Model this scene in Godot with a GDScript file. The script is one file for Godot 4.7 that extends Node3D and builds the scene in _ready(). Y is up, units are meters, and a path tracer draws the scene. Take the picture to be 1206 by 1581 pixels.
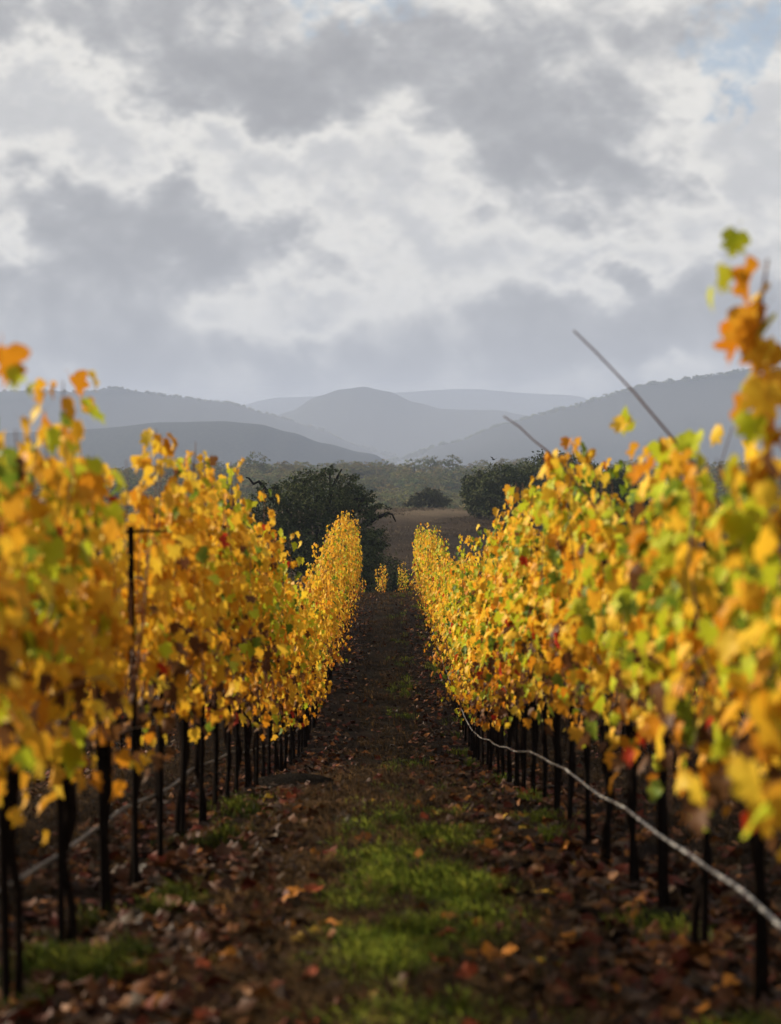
extends Node3D
# A vineyard row in autumn: two rows of yellow grapevines, a shaded grassy alley, oaks, woods and hazy hills under a cloudy sky.
# Distances are metres in front of the camera (d = -z); x grows to the right.

const EYE := 1.35                       # camera above the ground at its foot
const LENS := 3074.0                    # focal length in photograph pixels (70 mm)
const ROW_STEP := 2.62
const ROW_X := [-1.337, 1.283]          # the two rows beside the alley
const STEP := 1.18                      # from vine to vine
const FIRST := 6.96

var rng := RandomNumberGenerator.new()
var n_soft := FastNoiseLite.new()
var n_fine := FastNoiseLite.new()
var n_cloud := FastNoiseLite.new()
var n_puff := FastNoiseLite.new()
var n_warp := FastNoiseLite.new()
var n_mass := FastNoiseLite.new()
var used := {}
var mat := {}
var leaf_variants := []                 # [class][shape] -> ArrayMesh
var plain_leaves := []                  # white leaves for tinted copies, fine
var small_leaves := []                  # the same with fewer corners
var stake_first: Node3D

# ---------------------------------------------------------------- shapes
class Geo:
	var v := PackedVector3Array()
	var n := PackedVector3Array()
	var c := PackedColorArray()
	var uv := PackedVector2Array()
	var i := PackedInt32Array()

	func tri(a: int, b: int, d: int) -> void:
		i.push_back(a); i.push_back(b); i.push_back(d)

	func vert(p: Vector3, nn: Vector3, col := Color.WHITE) -> int:
		v.push_back(p); n.push_back(nn); c.push_back(col)
		return v.size() - 1

	func tube(pts: PackedVector3Array, radii: PackedFloat32Array, sides: int, col: Color, rough := 0.0, tip := true) -> void:
		var side := Vector3.RIGHT
		var first := v.size()
		var m := pts.size()
		for k in m:
			var dir := (pts[mini(k + 1, m - 1)] - pts[maxi(k - 1, 0)]).normalized()
			side = (side - dir * side.dot(dir))
			if side.length() < 0.05:
				side = dir.cross(Vector3(0.3, 0.2, 1.0))
			side = side.normalized()
			var up := dir.cross(side)
			for s in sides:
				var a := TAU * s / sides
				var nn := side * cos(a) + up * sin(a)
				var w := 1.0 + rough * (fmod(absf(sin(float(k * 37 + s * 101)) * 4375.5), 1.0) - 0.5)
				vert(pts[k] + nn * radii[k] * w, nn, col)
		for k in m - 1:
			for s in sides:
				var a0 := first + k * sides + s
				var a1 := first + k * sides + (s + 1) % sides
				tri(a0, a0 + sides, a1)
				tri(a1, a0 + sides, a1 + sides)
		if tip:
			var top := vert(pts[m - 1], (pts[m - 1] - pts[m - 2]).normalized(), col)
			for s in sides:
				tri(first + (m - 1) * sides + s, top, first + (m - 1) * sides + (s + 1) % sides)

	func mesh(m: Material) -> ArrayMesh:
		var a := []
		a.resize(Mesh.ARRAY_MAX)
		a[Mesh.ARRAY_VERTEX] = v
		a[Mesh.ARRAY_NORMAL] = n
		a[Mesh.ARRAY_COLOR] = c
		if uv.size() == v.size():
			a[Mesh.ARRAY_TEX_UV] = uv
		a[Mesh.ARRAY_INDEX] = i
		var out := ArrayMesh.new()
		out.add_surface_from_arrays(Mesh.PRIMITIVE_TRIANGLES, a)
		out.surface_set_material(0, m)
		return out

	func smooth() -> void:
		var acc := PackedVector3Array()
		acc.resize(v.size())
		for k in range(0, i.size(), 3):
			var f := (v[i[k + 2]] - v[i[k]]).cross(v[i[k + 1]] - v[i[k]])
			for q in 3:
				acc[i[k + q]] += f
		for k in v.size():
			n[k] = acc[k].normalized() if acc[k].length() > 1e-12 else Vector3.UP

func numbered(called: String) -> String:
	var k: int = used.get(called, 0)
	used[called] = k + 1
	return called if k == 0 else "%s_%03d" % [called, k]

func tag(o: Node3D, label: String, category := "", group := "", kind := "") -> Node3D:
	if label: o.set_meta("label", label)
	if category: o.set_meta("category", category)
	if group: o.set_meta("group", group)
	if kind: o.set_meta("kind", kind)
	return o

func base(called: String, at: Vector3) -> Node3D:
	var o := Node3D.new()
	o.name = numbered(called)
	o.position = at
	add_child(o, true)
	return o

func put(called: String, m: Mesh, parent: Node3D = null) -> MeshInstance3D:
	var o := MeshInstance3D.new()
	o.name = called if parent else numbered(called)
	o.mesh = m
	(parent if parent else self).add_child(o, true)
	return o

func copies(called: String, m: Mesh, where: Array, tints: PackedColorArray, parent: Node3D = null) -> MultiMeshInstance3D:
	var mm := MultiMesh.new()
	mm.transform_format = MultiMesh.TRANSFORM_3D
	mm.use_colors = true
	mm.mesh = m
	mm.instance_count = where.size()
	for k in where.size():
		mm.set_instance_transform(k, where[k])
		mm.set_instance_color(k, tints[k])
	var o := MultiMeshInstance3D.new()
	o.name = called if parent else numbered(called)
	o.multimesh = mm
	(parent if parent else self).add_child(o, true)
	return o

func lin(r: float, g: float, b: float) -> Color:
	return Color(r, g, b)

# ---------------------------------------------------------------- the lie of the land
const PROFILE := [[-60.0, -4.0], [-20.0, -0.45], [0.0, 1.35], [7.0, 1.97], [10.5, 2.30], [15.25, 2.78], [21.0, 3.52], [28.0, 4.38], [33.0, 4.76], [45.0, 5.2], [62.0, 5.6], [78.0, 6.05], [90.0, 6.4],
	[97.0, 7.0], [106.0, 8.3], [118.0, 8.9], [145.0, 8.9], [180.0, 8.1], [230.0, 6.8], [262.0, 7.7], [320.0, 14.0], [420.0, 19.5], [600.0, 18.0], [800.0, 13.0], [930.0, 10.5], [1150.0, 22.0], [1600.0, 30.0], [3000.0, 34.0], [9500.0, 40.0], [20000.0, 40.0]]

func below(d: float) -> float:
	var k := 0
	while k < PROFILE.size() - 2 and PROFILE[k + 1][0] < d:
		k += 1
	var a: Array = PROFILE[k]
	var b: Array = PROFILE[k + 1]
	var h: float = b[0] - a[0]
	var s: float = (b[1] - a[1]) / h
	var sa: float = s
	var sb: float = s
	if k > 0:
		sa = (b[1] - PROFILE[k - 1][1]) / (b[0] - PROFILE[k - 1][0])
	if k < PROFILE.size() - 2:
		sb = (PROFILE[k + 2][1] - a[1]) / (PROFILE[k + 2][0] - a[0])
	var t := clampf((d - a[0]) / h, 0.0, 1.0)
	var t2 := t * t
	var t3 := t2 * t
	return (2 * t3 - 3 * t2 + 1) * a[1] + (t3 - 2 * t2 + t) * h * sa + (3 * t2 - 2 * t3) * b[1] + (t3 - t2) * h * sb

func ground(x: float, d: float) -> float:
	var y := EYE - below(d)
	var near := 1.0 - smoothstep(84.0, 100.0, d)
	if near > 0.0:
		var across := cos(TAU * (x - ROW_X[1]) / ROW_STEP)
		y += near * (0.035 * across + 0.035 * n_soft.get_noise_2d(x * 60.0, d * 60.0) + 0.016 * n_fine.get_noise_2d(x * 170.0, d * 170.0))
		y -= near * 0.035 * across
	if d > 92.0:
		var far := smoothstep(92.0, 140.0, d)
		y += far * 0.35 * n_soft.get_noise_2d(x * 2.4, d * 2.4)
		y -= far * (1.0 - smoothstep(280.0, 420.0, d)) * minf(pow((x - 5.0) / 75.0, 2.0) * 4.0, 9.0)
		if d > 320.0:
			var w := smoothstep(320.0, 600.0, d)
			y += w * 4.0 * n_soft.get_noise_2d(x * 0.25, d * 0.25)
	return y

func ground_color(x: float, d: float) -> Color:
	var soil := lin(0.017, 0.011, 0.006)
	var straw := lin(0.023, 0.0165, 0.0085)
	var duff := lin(0.019, 0.0105, 0.0055)
	var c := soil
	if d < 112.0:
		var off := absf(fposmod(x - ROW_X[1] + ROW_STEP * 0.5, ROW_STEP) - ROW_STEP * 0.5)   # from the nearest row
		var mid := smoothstep(0.65, 1.1, off)
		c = duff.lerp(soil, smoothstep(0.1, 0.7, off + 0.3 * n_soft.get_noise_2d(x * 90.0, d * 60.0)))
		c = c.lerp(straw, mid * (0.55 + 0.45 * n_soft.get_noise_2d(x * 40.0 + 70.0, d * 30.0)))
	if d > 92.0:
		var dry := lin(0.092, 0.066, 0.042).lerp(lin(0.045, 0.036, 0.028), 0.5 + 0.9 * n_soft.get_noise_2d(x * 5.0, d * 2.0))  # patchy dry grass, its colour darkened to stand for shade on the knoll
		dry = dry.lerp(lin(0.27, 0.215, 0.15), smoothstep(212.0, 232.0, d + 14.0 * n_soft.get_noise_2d(x * 5.0 + 50.0, d)) * 0.8)  # paler band: the sunlit rim of the knoll painted into the colour
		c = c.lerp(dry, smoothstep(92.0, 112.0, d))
	if d > 280.0:
		c = c.lerp(lin(0.075, 0.075, 0.04), smoothstep(280.0, 420.0, d))
	var s := 1.0 + 0.35 * n_fine.get_noise_2d(x * 90.0, d * 90.0)
	return Color(c.r * s, c.g * s, c.b * s)

# ---------------------------------------------------------------- the sky
# Masses of cloud in the part of the sky that the photograph shows: [x, y, width, height, thickness] in the photograph's pixels, thickness above 0 grey, below 0 bright.
const CLOUDS := [
	[150, 60, 300, 90, 0.75], [420, 150, 280, 55, 0.95], [330, 20, 160, 40, -0.15], [300, 110, 150, 60, 0.5], [120, 185, 200, 95, -1.5], [20, 140, 110, 60, -0.9], [10, 270, 90, 50, 0.55], [60, 310, 70, 35, 0.5],
	[15, 360, 50, 28, -0.9], [260, 205, 60, 40, -0.25], [380, 235, 120, 50, -0.7], [200, 370, 190, 75, 1.0], [330, 340, 130, 55, 0.75], [60, 450, 200, 70, 0.55], [430, 345, 40, 30, 0.5],
	[560, 90, 120, 60, 0.75], [640, 130, 60, 30, -0.7], [600, 210, 130, 60, -0.95], [480, 290, 120, 60, -0.8], [760, 120, 130, 70, 0.75], [800, 190, 120, 60, 0.55], [900, 270, 130, 75, 1.15], [820, 230, 90, 40, 0.6],
	[1020, 130, 90, 50, -0.1], [940, 190, 120, 40, 0.15], [1010, 205, 60, 30, -0.55], [1060, 45, 70, 50, 0.25], [1170, 180, 60, 90, -1.1], [1120, 240, 70, 60, -0.8], [1040, 330, 130, 45, -0.75], [1160, 300, 80, 50, -0.5],
	[700, 370, 150, 60, -0.85], [600, 330, 90, 50, -0.65], [545, 400, 60, 35, 0.35], [395, 460, 110, 40, -0.65], [450, 515, 60, 22, -1.2], [500, 450, 90, 40, -0.5], [330, 480, 80, 30, -0.3], [640, 460, 110, 30, 0.1],
	[880, 400, 90, 30, -0.75], [980, 390, 130, 26, -0.7], [1000, 470, 190, 60, 0.85], [780, 490, 180, 40, 0.75], [600, 560, 300, 30, 0.85], [200, 540, 260, 40, 0.85], [1120, 500, 120, 60, 0.9], [980, 578, 120, 14, -0.45], [900, 540, 200, 24, 0.75],
	[1180, 30, 60, 40, 0.2], [700, 20, 160, 30, -0.3], [880, 30, 120, 40, 0.2]]
const GAPS := [[545, 8, 105, 30], [1128, 95, 45, 62], [1165, 50, 60, 34], [1130, 190, 22, 26]]

func cloud_thickness(dir: Vector3, px: float, py: float) -> float:
	var q := dir * 100.0
	var wx := n_warp.get_noise_3d(q.x, q.y * 1.3, q.z)
	var wy := n_warp.get_noise_3d(q.x + 311.0, q.y * 1.3, q.z)
	var flat := 1.0 - 0.5 * smoothstep(420.0, 640.0, py)
	var ux := px + wx * 80.0
	var uy := py + wy * 85.0 * flat
	var free := n_mass.get_noise_3d(q.x + wx * 2.0, q.y * 1.8 + wy * 2.0, q.z) * 1.9 + 0.22
	var shown := smoothstep(-900.0, -250.0, px) * (1.0 - smoothstep(1450.0, 2100.0, px)) * smoothstep(-700.0, -150.0, py)
	var t := free
	if shown > 0.0:
		var s := 0.08
		for b in CLOUDS:
			var ex: float = (ux - b[0]) / b[2]
			var ey: float = (uy - b[1]) / b[3]
			var e := ex * ex + ey * ey
			if e < 6.0:
				s += b[4] * exp(-e) * 0.95
		t = lerpf(free, s, shown)
	var sy := 1.35 / flat
	t += n_cloud.get_noise_3d(q.x, q.y * sy, q.z) * 1.0
	t += (0.3 - absf(n_puff.get_noise_3d(q.x + wx * 1.2, q.y * sy + wy * 1.2, q.z))) * 0.8 * flat
	return t

func sky_color(az: float, el: float) -> Color:
	var px := 600.0 + az * 53.65
	var py := 700.0 - el * 53.65
	var a := deg_to_rad(az)
	var e := deg_to_rad(el)
	var dir := Vector3(sin(a) * cos(e), sin(e), -cos(a) * cos(e))
	var t := cloud_thickness(dir, px, py)
	# the side of a mass that looks at the sun, up and to the left, is lighter
	var a2 := deg_to_rad(az - 0.21)
	var e2 := deg_to_rad(minf(el + 0.24, 89.9))
	var t2 := cloud_thickness(Vector3(sin(a2) * cos(e2), sin(e2), -cos(a2) * cos(e2)), px - 11.0, py - 13.0)
	var lit := clampf((t - t2) * 0.75, -0.6, 0.6)
	var flat := 1.0 - 0.6 * smoothstep(420.0, 640.0, py)
	var thick := t * 0.95 - lit * flat + 0.05
	var c: Color
	var veil := Color(0.835, 0.832, 0.83)
	var white := Color(0.965, 0.952, 0.925)
	var grey := Color(0.745, 0.744, 0.748)
	var dark := Color(0.618, 0.618, 0.628)
	if thick < -0.05:
		c = white.lerp(veil, smoothstep(0.05, 0.95, -thick))
	elif thick < 0.65:
		c = white.lerp(grey, clampf((thick + 0.05) / 0.7, 0.0, 1.0))
	else:
		c = grey.lerp(dark, 1.0 - exp(-1.5 * (thick - 0.65)))
	var fine := n_puff.get_noise_3d(dir.x * 190.0, dir.y * 240.0, dir.z * 190.0) * 0.03 * flat
	c = Color(c.r + fine, c.g + fine, c.b + fine)
	var g := 0.0
	if py < 320.0:
		for b in GAPS:
			var ex: float = (px - b[0] + n_warp.get_noise_3d(dir.x * 220.0, dir.y * 220.0, dir.z * 220.0) * 110.0) / b[2]
			var ey: float = (py - b[1] + n_warp.get_noise_3d(dir.x * 220.0 + 90.0, dir.y * 220.0, dir.z * 220.0) * 90.0) / b[3]
			g = maxf(g, 1.25 * exp(-(ex * ex + ey * ey)))
		g = maxf(g, smoothstep(500.0, 1500.0, absf(px - 600.0)) * 0.9 * smoothstep(0.2, 0.5, n_mass.get_noise_3d(dir.x * 100.0 - 400.0, dir.y * 100.0, dir.z * 100.0)))
		g = clampf(g - 0.35 * absf(n_puff.get_noise_3d(dir.x * 160.0, dir.y * 160.0, dir.z * 160.0)) - 0.1, 0.0, 1.0)
	c = c.lerp(Color(0.68, 0.755, 0.835), g * 0.8)
	# towards the horizon the masses run together
	return c.lerp(Color(0.675, 0.675, 0.685), smoothstep(3.2, 0.6, el) * 0.6)

func make_sky() -> ImageTexture:
	const W := 4096
	const H := 3072
	var lw := 384
	var lh := 192
	var low := Image.create_empty(lw, lh, false, Image.FORMAT_RGB8)
	for j in lh:
		for k in lw:
			var az := fposmod((k + 0.5) / lw * 360.0 + 180.0, 360.0) - 180.0
			var el := 90.0 - (j + 0.5) / lh * 180.0
			low.set_pixel(k, j, sky_color(az, maxf(el, 0.0)) if el > -2.0 else Color(0.3, 0.27, 0.24))
	low.resize(W, H, Image.INTERPOLATE_CUBIC)
	var half := 150
	var top := int(H * (90.0 - 17.5) / 180.0)
	var bottom := int(H * 0.5)
	var shown := Image.create_empty(half * 2, bottom - top, false, Image.FORMAT_RGB8)
	for j in bottom - top:
		for k in half * 2:
			shown.set_pixel(k, j, sky_color((k - half + 0.5) / W * 360.0, 90.0 - (j + top + 0.5) / H * 180.0))
	low.blit_rect(shown, Rect2i(half, 0, half, bottom - top), Vector2i(0, top))
	low.blit_rect(shown, Rect2i(0, 0, half, bottom - top), Vector2i(W - half, top))
	return ImageTexture.create_from_image(low)

func noise_setup(n: FastNoiseLite, seed_: int, frequency: float, octaves: int, gain := 0.5) -> void:
	n.seed = seed_
	n.noise_type = FastNoiseLite.TYPE_SIMPLEX_SMOOTH
	n.frequency = frequency
	n.fractal_octaves = octaves
	n.fractal_gain = gain

# ---------------------------------------------------------------- materials
func noise_picture(seed_: int, frequency: float, octaves: int, lo: Color, hi: Color, size := 512) -> NoiseTexture2D:
	var t := NoiseTexture2D.new()
	t.width = size
	t.height = size
	t.seamless = true
	var n := FastNoiseLite.new()
	noise_setup(n, seed_, frequency, octaves, 0.6)
	t.noise = n
	var g := Gradient.new()
	g.offsets = PackedFloat32Array([0.2, 0.8])
	g.colors = PackedColorArray([lo, hi])
	t.color_ramp = g
	return t

func make_materials() -> void:
	var m := StandardMaterial3D.new()                       # soil and dry turf
	m.vertex_color_use_as_albedo = true
	m.albedo_texture = noise_picture(3, 0.03, 5, Color(0.45, 0.42, 0.4), Color(1, 1, 1))
	m.roughness = 0.95
	m.metallic_specular = 0.12
	m.heightmap_enabled = true
	m.heightmap_texture = noise_picture(5, 0.035, 5, Color.BLACK, Color.WHITE)
	m.heightmap_scale = 2.5
	m.uv1_triplanar = true
	m.uv1_world_triplanar = true
	m.uv1_scale = Vector3(0.9, 0.9, 0.9)
	mat.soil = m
	m = StandardMaterial3D.new()                            # vine leaves: thin, let light through
	m.vertex_color_use_as_albedo = true
	m.roughness = 0.5
	m.metallic_specular = 0.16
	m.cull_mode = BaseMaterial3D.CULL_DISABLED
	m.backlight_enabled = true
	m.backlight = Color(0.84, 0.84, 0.84)
	mat.leaf = m
	m = StandardMaterial3D.new()                            # fallen leaves
	m.vertex_color_use_as_albedo = true
	m.roughness = 0.6
	m.metallic_specular = 0.2
	m.cull_mode = BaseMaterial3D.CULL_DISABLED
	m.backlight_enabled = true
	m.backlight = Color(0.35, 0.35, 0.35)
	mat.fallen = m
	m = StandardMaterial3D.new()
	m.vertex_color_use_as_albedo = true
	m.roughness = 0.6
	m.metallic_specular = 0.12
	m.cull_mode = BaseMaterial3D.CULL_DISABLED
	m.backlight_enabled = true
	m.backlight = Color(0.8, 0.8, 0.8)
	mat.grass = m
	m = StandardMaterial3D.new()                            # oak leaves
	m.vertex_color_use_as_albedo = true
	m.roughness = 0.75
	m.metallic_specular = 0.12
	m.cull_mode = BaseMaterial3D.CULL_DISABLED
	m.backlight_enabled = true
	m.backlight = Color(0.3, 0.3, 0.3)
	mat.oak = m
	m = StandardMaterial3D.new()                            # bark of vines and oaks
	m.vertex_color_use_as_albedo = true
	m.albedo_texture = noise_picture(11, 0.05, 4, Color(0.4, 0.37, 0.35), Color(1, 1, 1), 256)
	m.roughness = 0.95
	m.metallic_specular = 0.08
	m.heightmap_enabled = true
	m.heightmap_texture = noise_picture(12, 0.06, 4, Color.BLACK, Color.WHITE, 256)
	m.heightmap_scale = 0.8
	m.uv1_triplanar = true
	m.uv1_scale = Vector3(9, 2.5, 9)
	mat.bark = m
	m = StandardMaterial3D.new()                            # canes
	m.vertex_color_use_as_albedo = true
	m.roughness = 0.5
	mat.cane = m
	m = StandardMaterial3D.new()                            # rusty steel of stakes
	m.albedo_color = Color(0.12, 0.095, 0.08)
	m.albedo_texture = noise_picture(14, 0.06, 4, Color(0.5, 0.45, 0.42), Color(1, 1, 1), 256)
	m.roughness = 0.85
	m.metallic_specular = 0.1
	m.uv1_triplanar = true
	m.uv1_scale = Vector3(5, 3, 5)
	mat.stake = m
	m = StandardMaterial3D.new()                            # drip hose; its glint in the sun is painted in as a pale colour
	m.albedo_color = Color(0.82, 0.82, 0.82)
	m.albedo_texture = noise_picture(15, 0.05, 4, Color(0.35, 0.34, 0.33), Color(1, 1, 1), 256)
	m.roughness = 0.22
	m.uv1_triplanar = true
	m.uv1_scale = Vector3(6, 6, 3)
	mat.hose = m
	mat.hose_shaded = m.duplicate()  # same hose, shade painted in as a darker colour
	mat.hose_shaded.albedo_color = Color(0.3, 0.29, 0.28)
	mat.hose_shaded.roughness = 0.4
	m = StandardMaterial3D.new()
	m.albedo_color = Color(0.55, 0.55, 0.55)
	m.roughness = 0.35
	m.metallic = 0.9
	mat.wire = m
	m = StandardMaterial3D.new()
	m.albedo_color = Color(0.19, 0.175, 0.16)
	m.albedo_texture = noise_picture(17, 0.02, 5, Color(0.45, 0.44, 0.42), Color(1, 1, 1))
	m.roughness = 1.0
	m.metallic_specular = 0.04
	m.heightmap_enabled = true
	m.heightmap_texture = noise_picture(18, 0.03, 5, Color.BLACK, Color.WHITE)
	m.heightmap_scale = 1.5
	m.uv1_triplanar = true
	m.uv1_scale = Vector3(2.5, 2.5, 2.5)
	mat.stone = m
	m = StandardMaterial3D.new()                            # wooded hillsides far away
	m.vertex_color_use_as_albedo = true
	m.albedo_texture = noise_picture(19, 0.05, 5, Color(0.5, 0.52, 0.5), Color(1, 1, 1))
	m.roughness = 1.0
	m.metallic_specular = 0.1
	m.uv1_triplanar = true
	m.uv1_world_triplanar = true
	m.uv1_scale = Vector3(0.004, 0.004, 0.004)
	mat.hill = m

# ---------------------------------------------------------------- leaves
# gold, yellow, yellow-green, green, orange, red, brown
const LEAF := [[0.74, 0.40, 0.028], [0.79, 0.53, 0.042], [0.44, 0.48, 0.026], [0.12, 0.19, 0.02], [0.62, 0.25, 0.016], [0.4, 0.036, 0.014], [0.13, 0.058, 0.022]]

func leaf_mesh(tint: Color, edge: Color, small: bool, wild: float, m: Material) -> ArrayMesh:
	var half: Array
	if small:
		half = [[0.0, 1.0], [0.16, 0.7], [0.5, 0.66], [0.37, 0.4], [0.5, 0.12], [0.2, -0.12]]
	else:
		half = [[0.0, 1.02], [0.09, 0.86], [0.2, 0.82], [0.17, 0.69], [0.36, 0.78], [0.53, 0.68], [0.45, 0.56], [0.36, 0.44], [0.53, 0.38], [0.57, 0.16], [0.46, -0.02], [0.24, -0.15], [0.07, -0.05]]
	var g := Geo.new()
	var fold := rng.randf_range(0.3, 1.5) * (1.0 if rng.randf() < 0.75 else -0.7)
	var droop := rng.randf_range(0.1, 0.9) * wild
	var twist := rng.randf_range(-0.25, 0.25) * wild
	var ring: Array[Vector2] = []
	for k in half.size():
		ring.append(Vector2(half[k][0], half[k][1]))
	for k in range(half.size() - 1, 0, -1):
		ring.append(Vector2(-half[k][0], half[k][1]))
	var z_at := func(p: Vector2) -> float:
		return absf(p.x) * fold * 0.45 - droop * p.y * p.y * 0.6 + twist * p.x * p.y + 0.05 * wild * sin(p.x * 9.0 + p.y * 7.0)
	var mid := Vector2(0, 0.34)
	g.vert(Vector3(mid.x, mid.y, z_at.call(mid)), Vector3.BACK, tint)
	for p in ring:
		var q := p * (1.0 + rng.randf_range(-0.07, 0.07) * wild)
		var c := tint.lerp(edge, clampf(rng.randf_range(-0.2, 0.9), 0.0, 1.0))
		g.vert(Vector3(q.x, q.y, z_at.call(q) + rng.randf_range(-0.03, 0.03) * wild), Vector3.BACK, c)
	for k in ring.size():
		g.tri(0, 1 + k, 1 + (k + 1) % ring.size())
	g.smooth()
	if not small:                                           # the stalk
		var a := g.vert(Vector3(-0.015, -0.45, -0.12), Vector3.BACK, edge)
		var b := g.vert(Vector3(0.015, -0.45, -0.12), Vector3.BACK, edge)
		var d := g.vert(Vector3(0.0, 0.05, z_at.call(Vector2(0, 0.05))), Vector3.BACK, edge)
		g.tri(a, b, d)
	return g.mesh(m)

func make_leaves() -> void:
	for k in LEAF.size():
		var shapes := []
		for s in 4:
			var t := lin(LEAF[k][0], LEAF[k][1], LEAF[k][2])
			var j := rng.randf_range(0.82, 1.12)
			t = Color(t.r * j, t.g * j * rng.randf_range(0.92, 1.08), t.b)
			var e := lin(0.5, 0.2, 0.018)
			if k == 2 or k == 3: e = lin(0.5, 0.42, 0.05)
			if k == 1: e = lin(0.56, 0.26, 0.025)
			if k == 5: e = lin(0.48, 0.08, 0.015)
			if k == 6: e = lin(0.08, 0.036, 0.016)
			shapes.append(leaf_mesh(t, t.lerp(e, 0.6), false, 1.0, mat.leaf))
		leaf_variants.append(shapes)
	for s in 4:
		plain_leaves.append(leaf_mesh(Color.WHITE, Color(0.98, 0.82, 0.7), false, 1.0, mat.leaf))
		small_leaves.append(leaf_mesh(Color.WHITE, Color(0.98, 0.85, 0.75), true, 1.0, mat.leaf))

func leaf_class(side: int, up: float, patch: float) -> int:
	# up: 0 at the cordon, 1 at the top of the canopy; patch: a slow noise along the row
	var w: Array
	if side < 0:
		w = [0.5, 0.34, 0.1, 0.04, 0.07, 0.01, 0.015]
	else:
		w = [0.27, 0.34, 0.28, 0.09, 0.06, 0.012, 0.015]
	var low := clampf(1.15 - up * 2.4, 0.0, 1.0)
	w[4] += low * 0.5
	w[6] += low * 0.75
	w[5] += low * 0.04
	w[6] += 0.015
	var green := clampf(patch * 2.2 + 0.15, 0.0, 1.0) * (1.0 - low)
	w[2] += green * (0.55 if side > 0 else 0.4)
	w[3] += green * (0.28 if side > 0 else 0.18)
	w[0] += clampf(-patch * 1.2, 0.0, 0.4)
	w[1] += clampf(-patch * 1.2, 0.0, 0.4)
	var sum := 0.0
	for x in w: sum += x
	var r := rng.randf() * sum
	for k in w.size():
		r -= w[k]
		if r <= 0.0: return k
	return 0

# ---------------------------------------------------------------- vines
const ONES := ["", "first", "second", "third", "fourth", "fifth", "sixth", "seventh", "eighth", "ninth"]
const TENS := ["", "", "twenty", "thirty", "forty", "fifty", "sixty", "seventy"]
const WORDS := ["first", "second", "third", "fourth", "fifth", "sixth", "seventh", "eighth", "ninth", "tenth", "eleventh", "twelfth", "thirteenth", "fourteenth", "fifteenth", "sixteenth", "seventeenth", "eighteenth", "nineteenth"]

func ordinal(n: int) -> String:
	if n < 20: return WORDS[n - 1]
	if n % 10 == 0: return String(TENS[n / 10]).trim_suffix("y") + "ieth"
	return TENS[n / 10] + "-" + ONES[n % 10]

func canopy_height(side: int, d: float) -> float:
	var table := [[6.0, 1.98], [9.0, 1.96], [12.0, 2.08], [17.0, 2.42], [22.0, 2.35], [26.0, 2.05], [31.0, 2.05], [36.0, 2.6], [42.0, 2.85], [60.0, 3.0], [80.0, 3.0]] if side < 0 else [[6.0, 1.86], [8.5, 1.9], [10.5, 2.08], [15.0, 2.3], [20.0, 2.5], [30.0, 2.65], [45.0, 2.7], [80.0, 2.75]]
	if d <= table[0][0]: return table[0][1]
	for k in table.size() - 1:
		if d <= table[k + 1][0]:
			return lerpf(table[k][1], table[k + 1][1], (d - table[k][0]) / (table[k + 1][0] - table[k][0]))
	return table[-1][1]

func curve_points(a: Vector3, b: Vector3, bow: Vector3, steps: int, jitter: float) -> PackedVector3Array:
	var out := PackedVector3Array()
	for k in steps + 1:
		var t := float(k) / steps
		var p := a.lerp(b, t) + bow * 4.0 * t * (1.0 - t)
		if k > 0 and k < steps:
			p += Vector3(rng.randf_range(-1, 1), rng.randf_range(-1, 1), rng.randf_range(-1, 1)) * jitter
		out.append(p)
	return out

func taper(steps: int, a: float, b: float) -> PackedFloat32Array:
	var out := PackedFloat32Array()
	for k in steps + 1:
		out.append(lerpf(a, b, float(k) / steps))
	return out

func leaf_frame(at: Vector3, normal: Vector3, hang: Vector3, size: float) -> Transform3D:
	var z := normal.normalized()
	var y := (hang - z * hang.dot(z))
	if y.length() < 0.05: y = Vector3(0.3, -1.0, 0.2)
	y = (y - z * y.dot(z)).normalized()
	return Transform3D(Basis(y.cross(z) * size, y * size, z * size), at)

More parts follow.
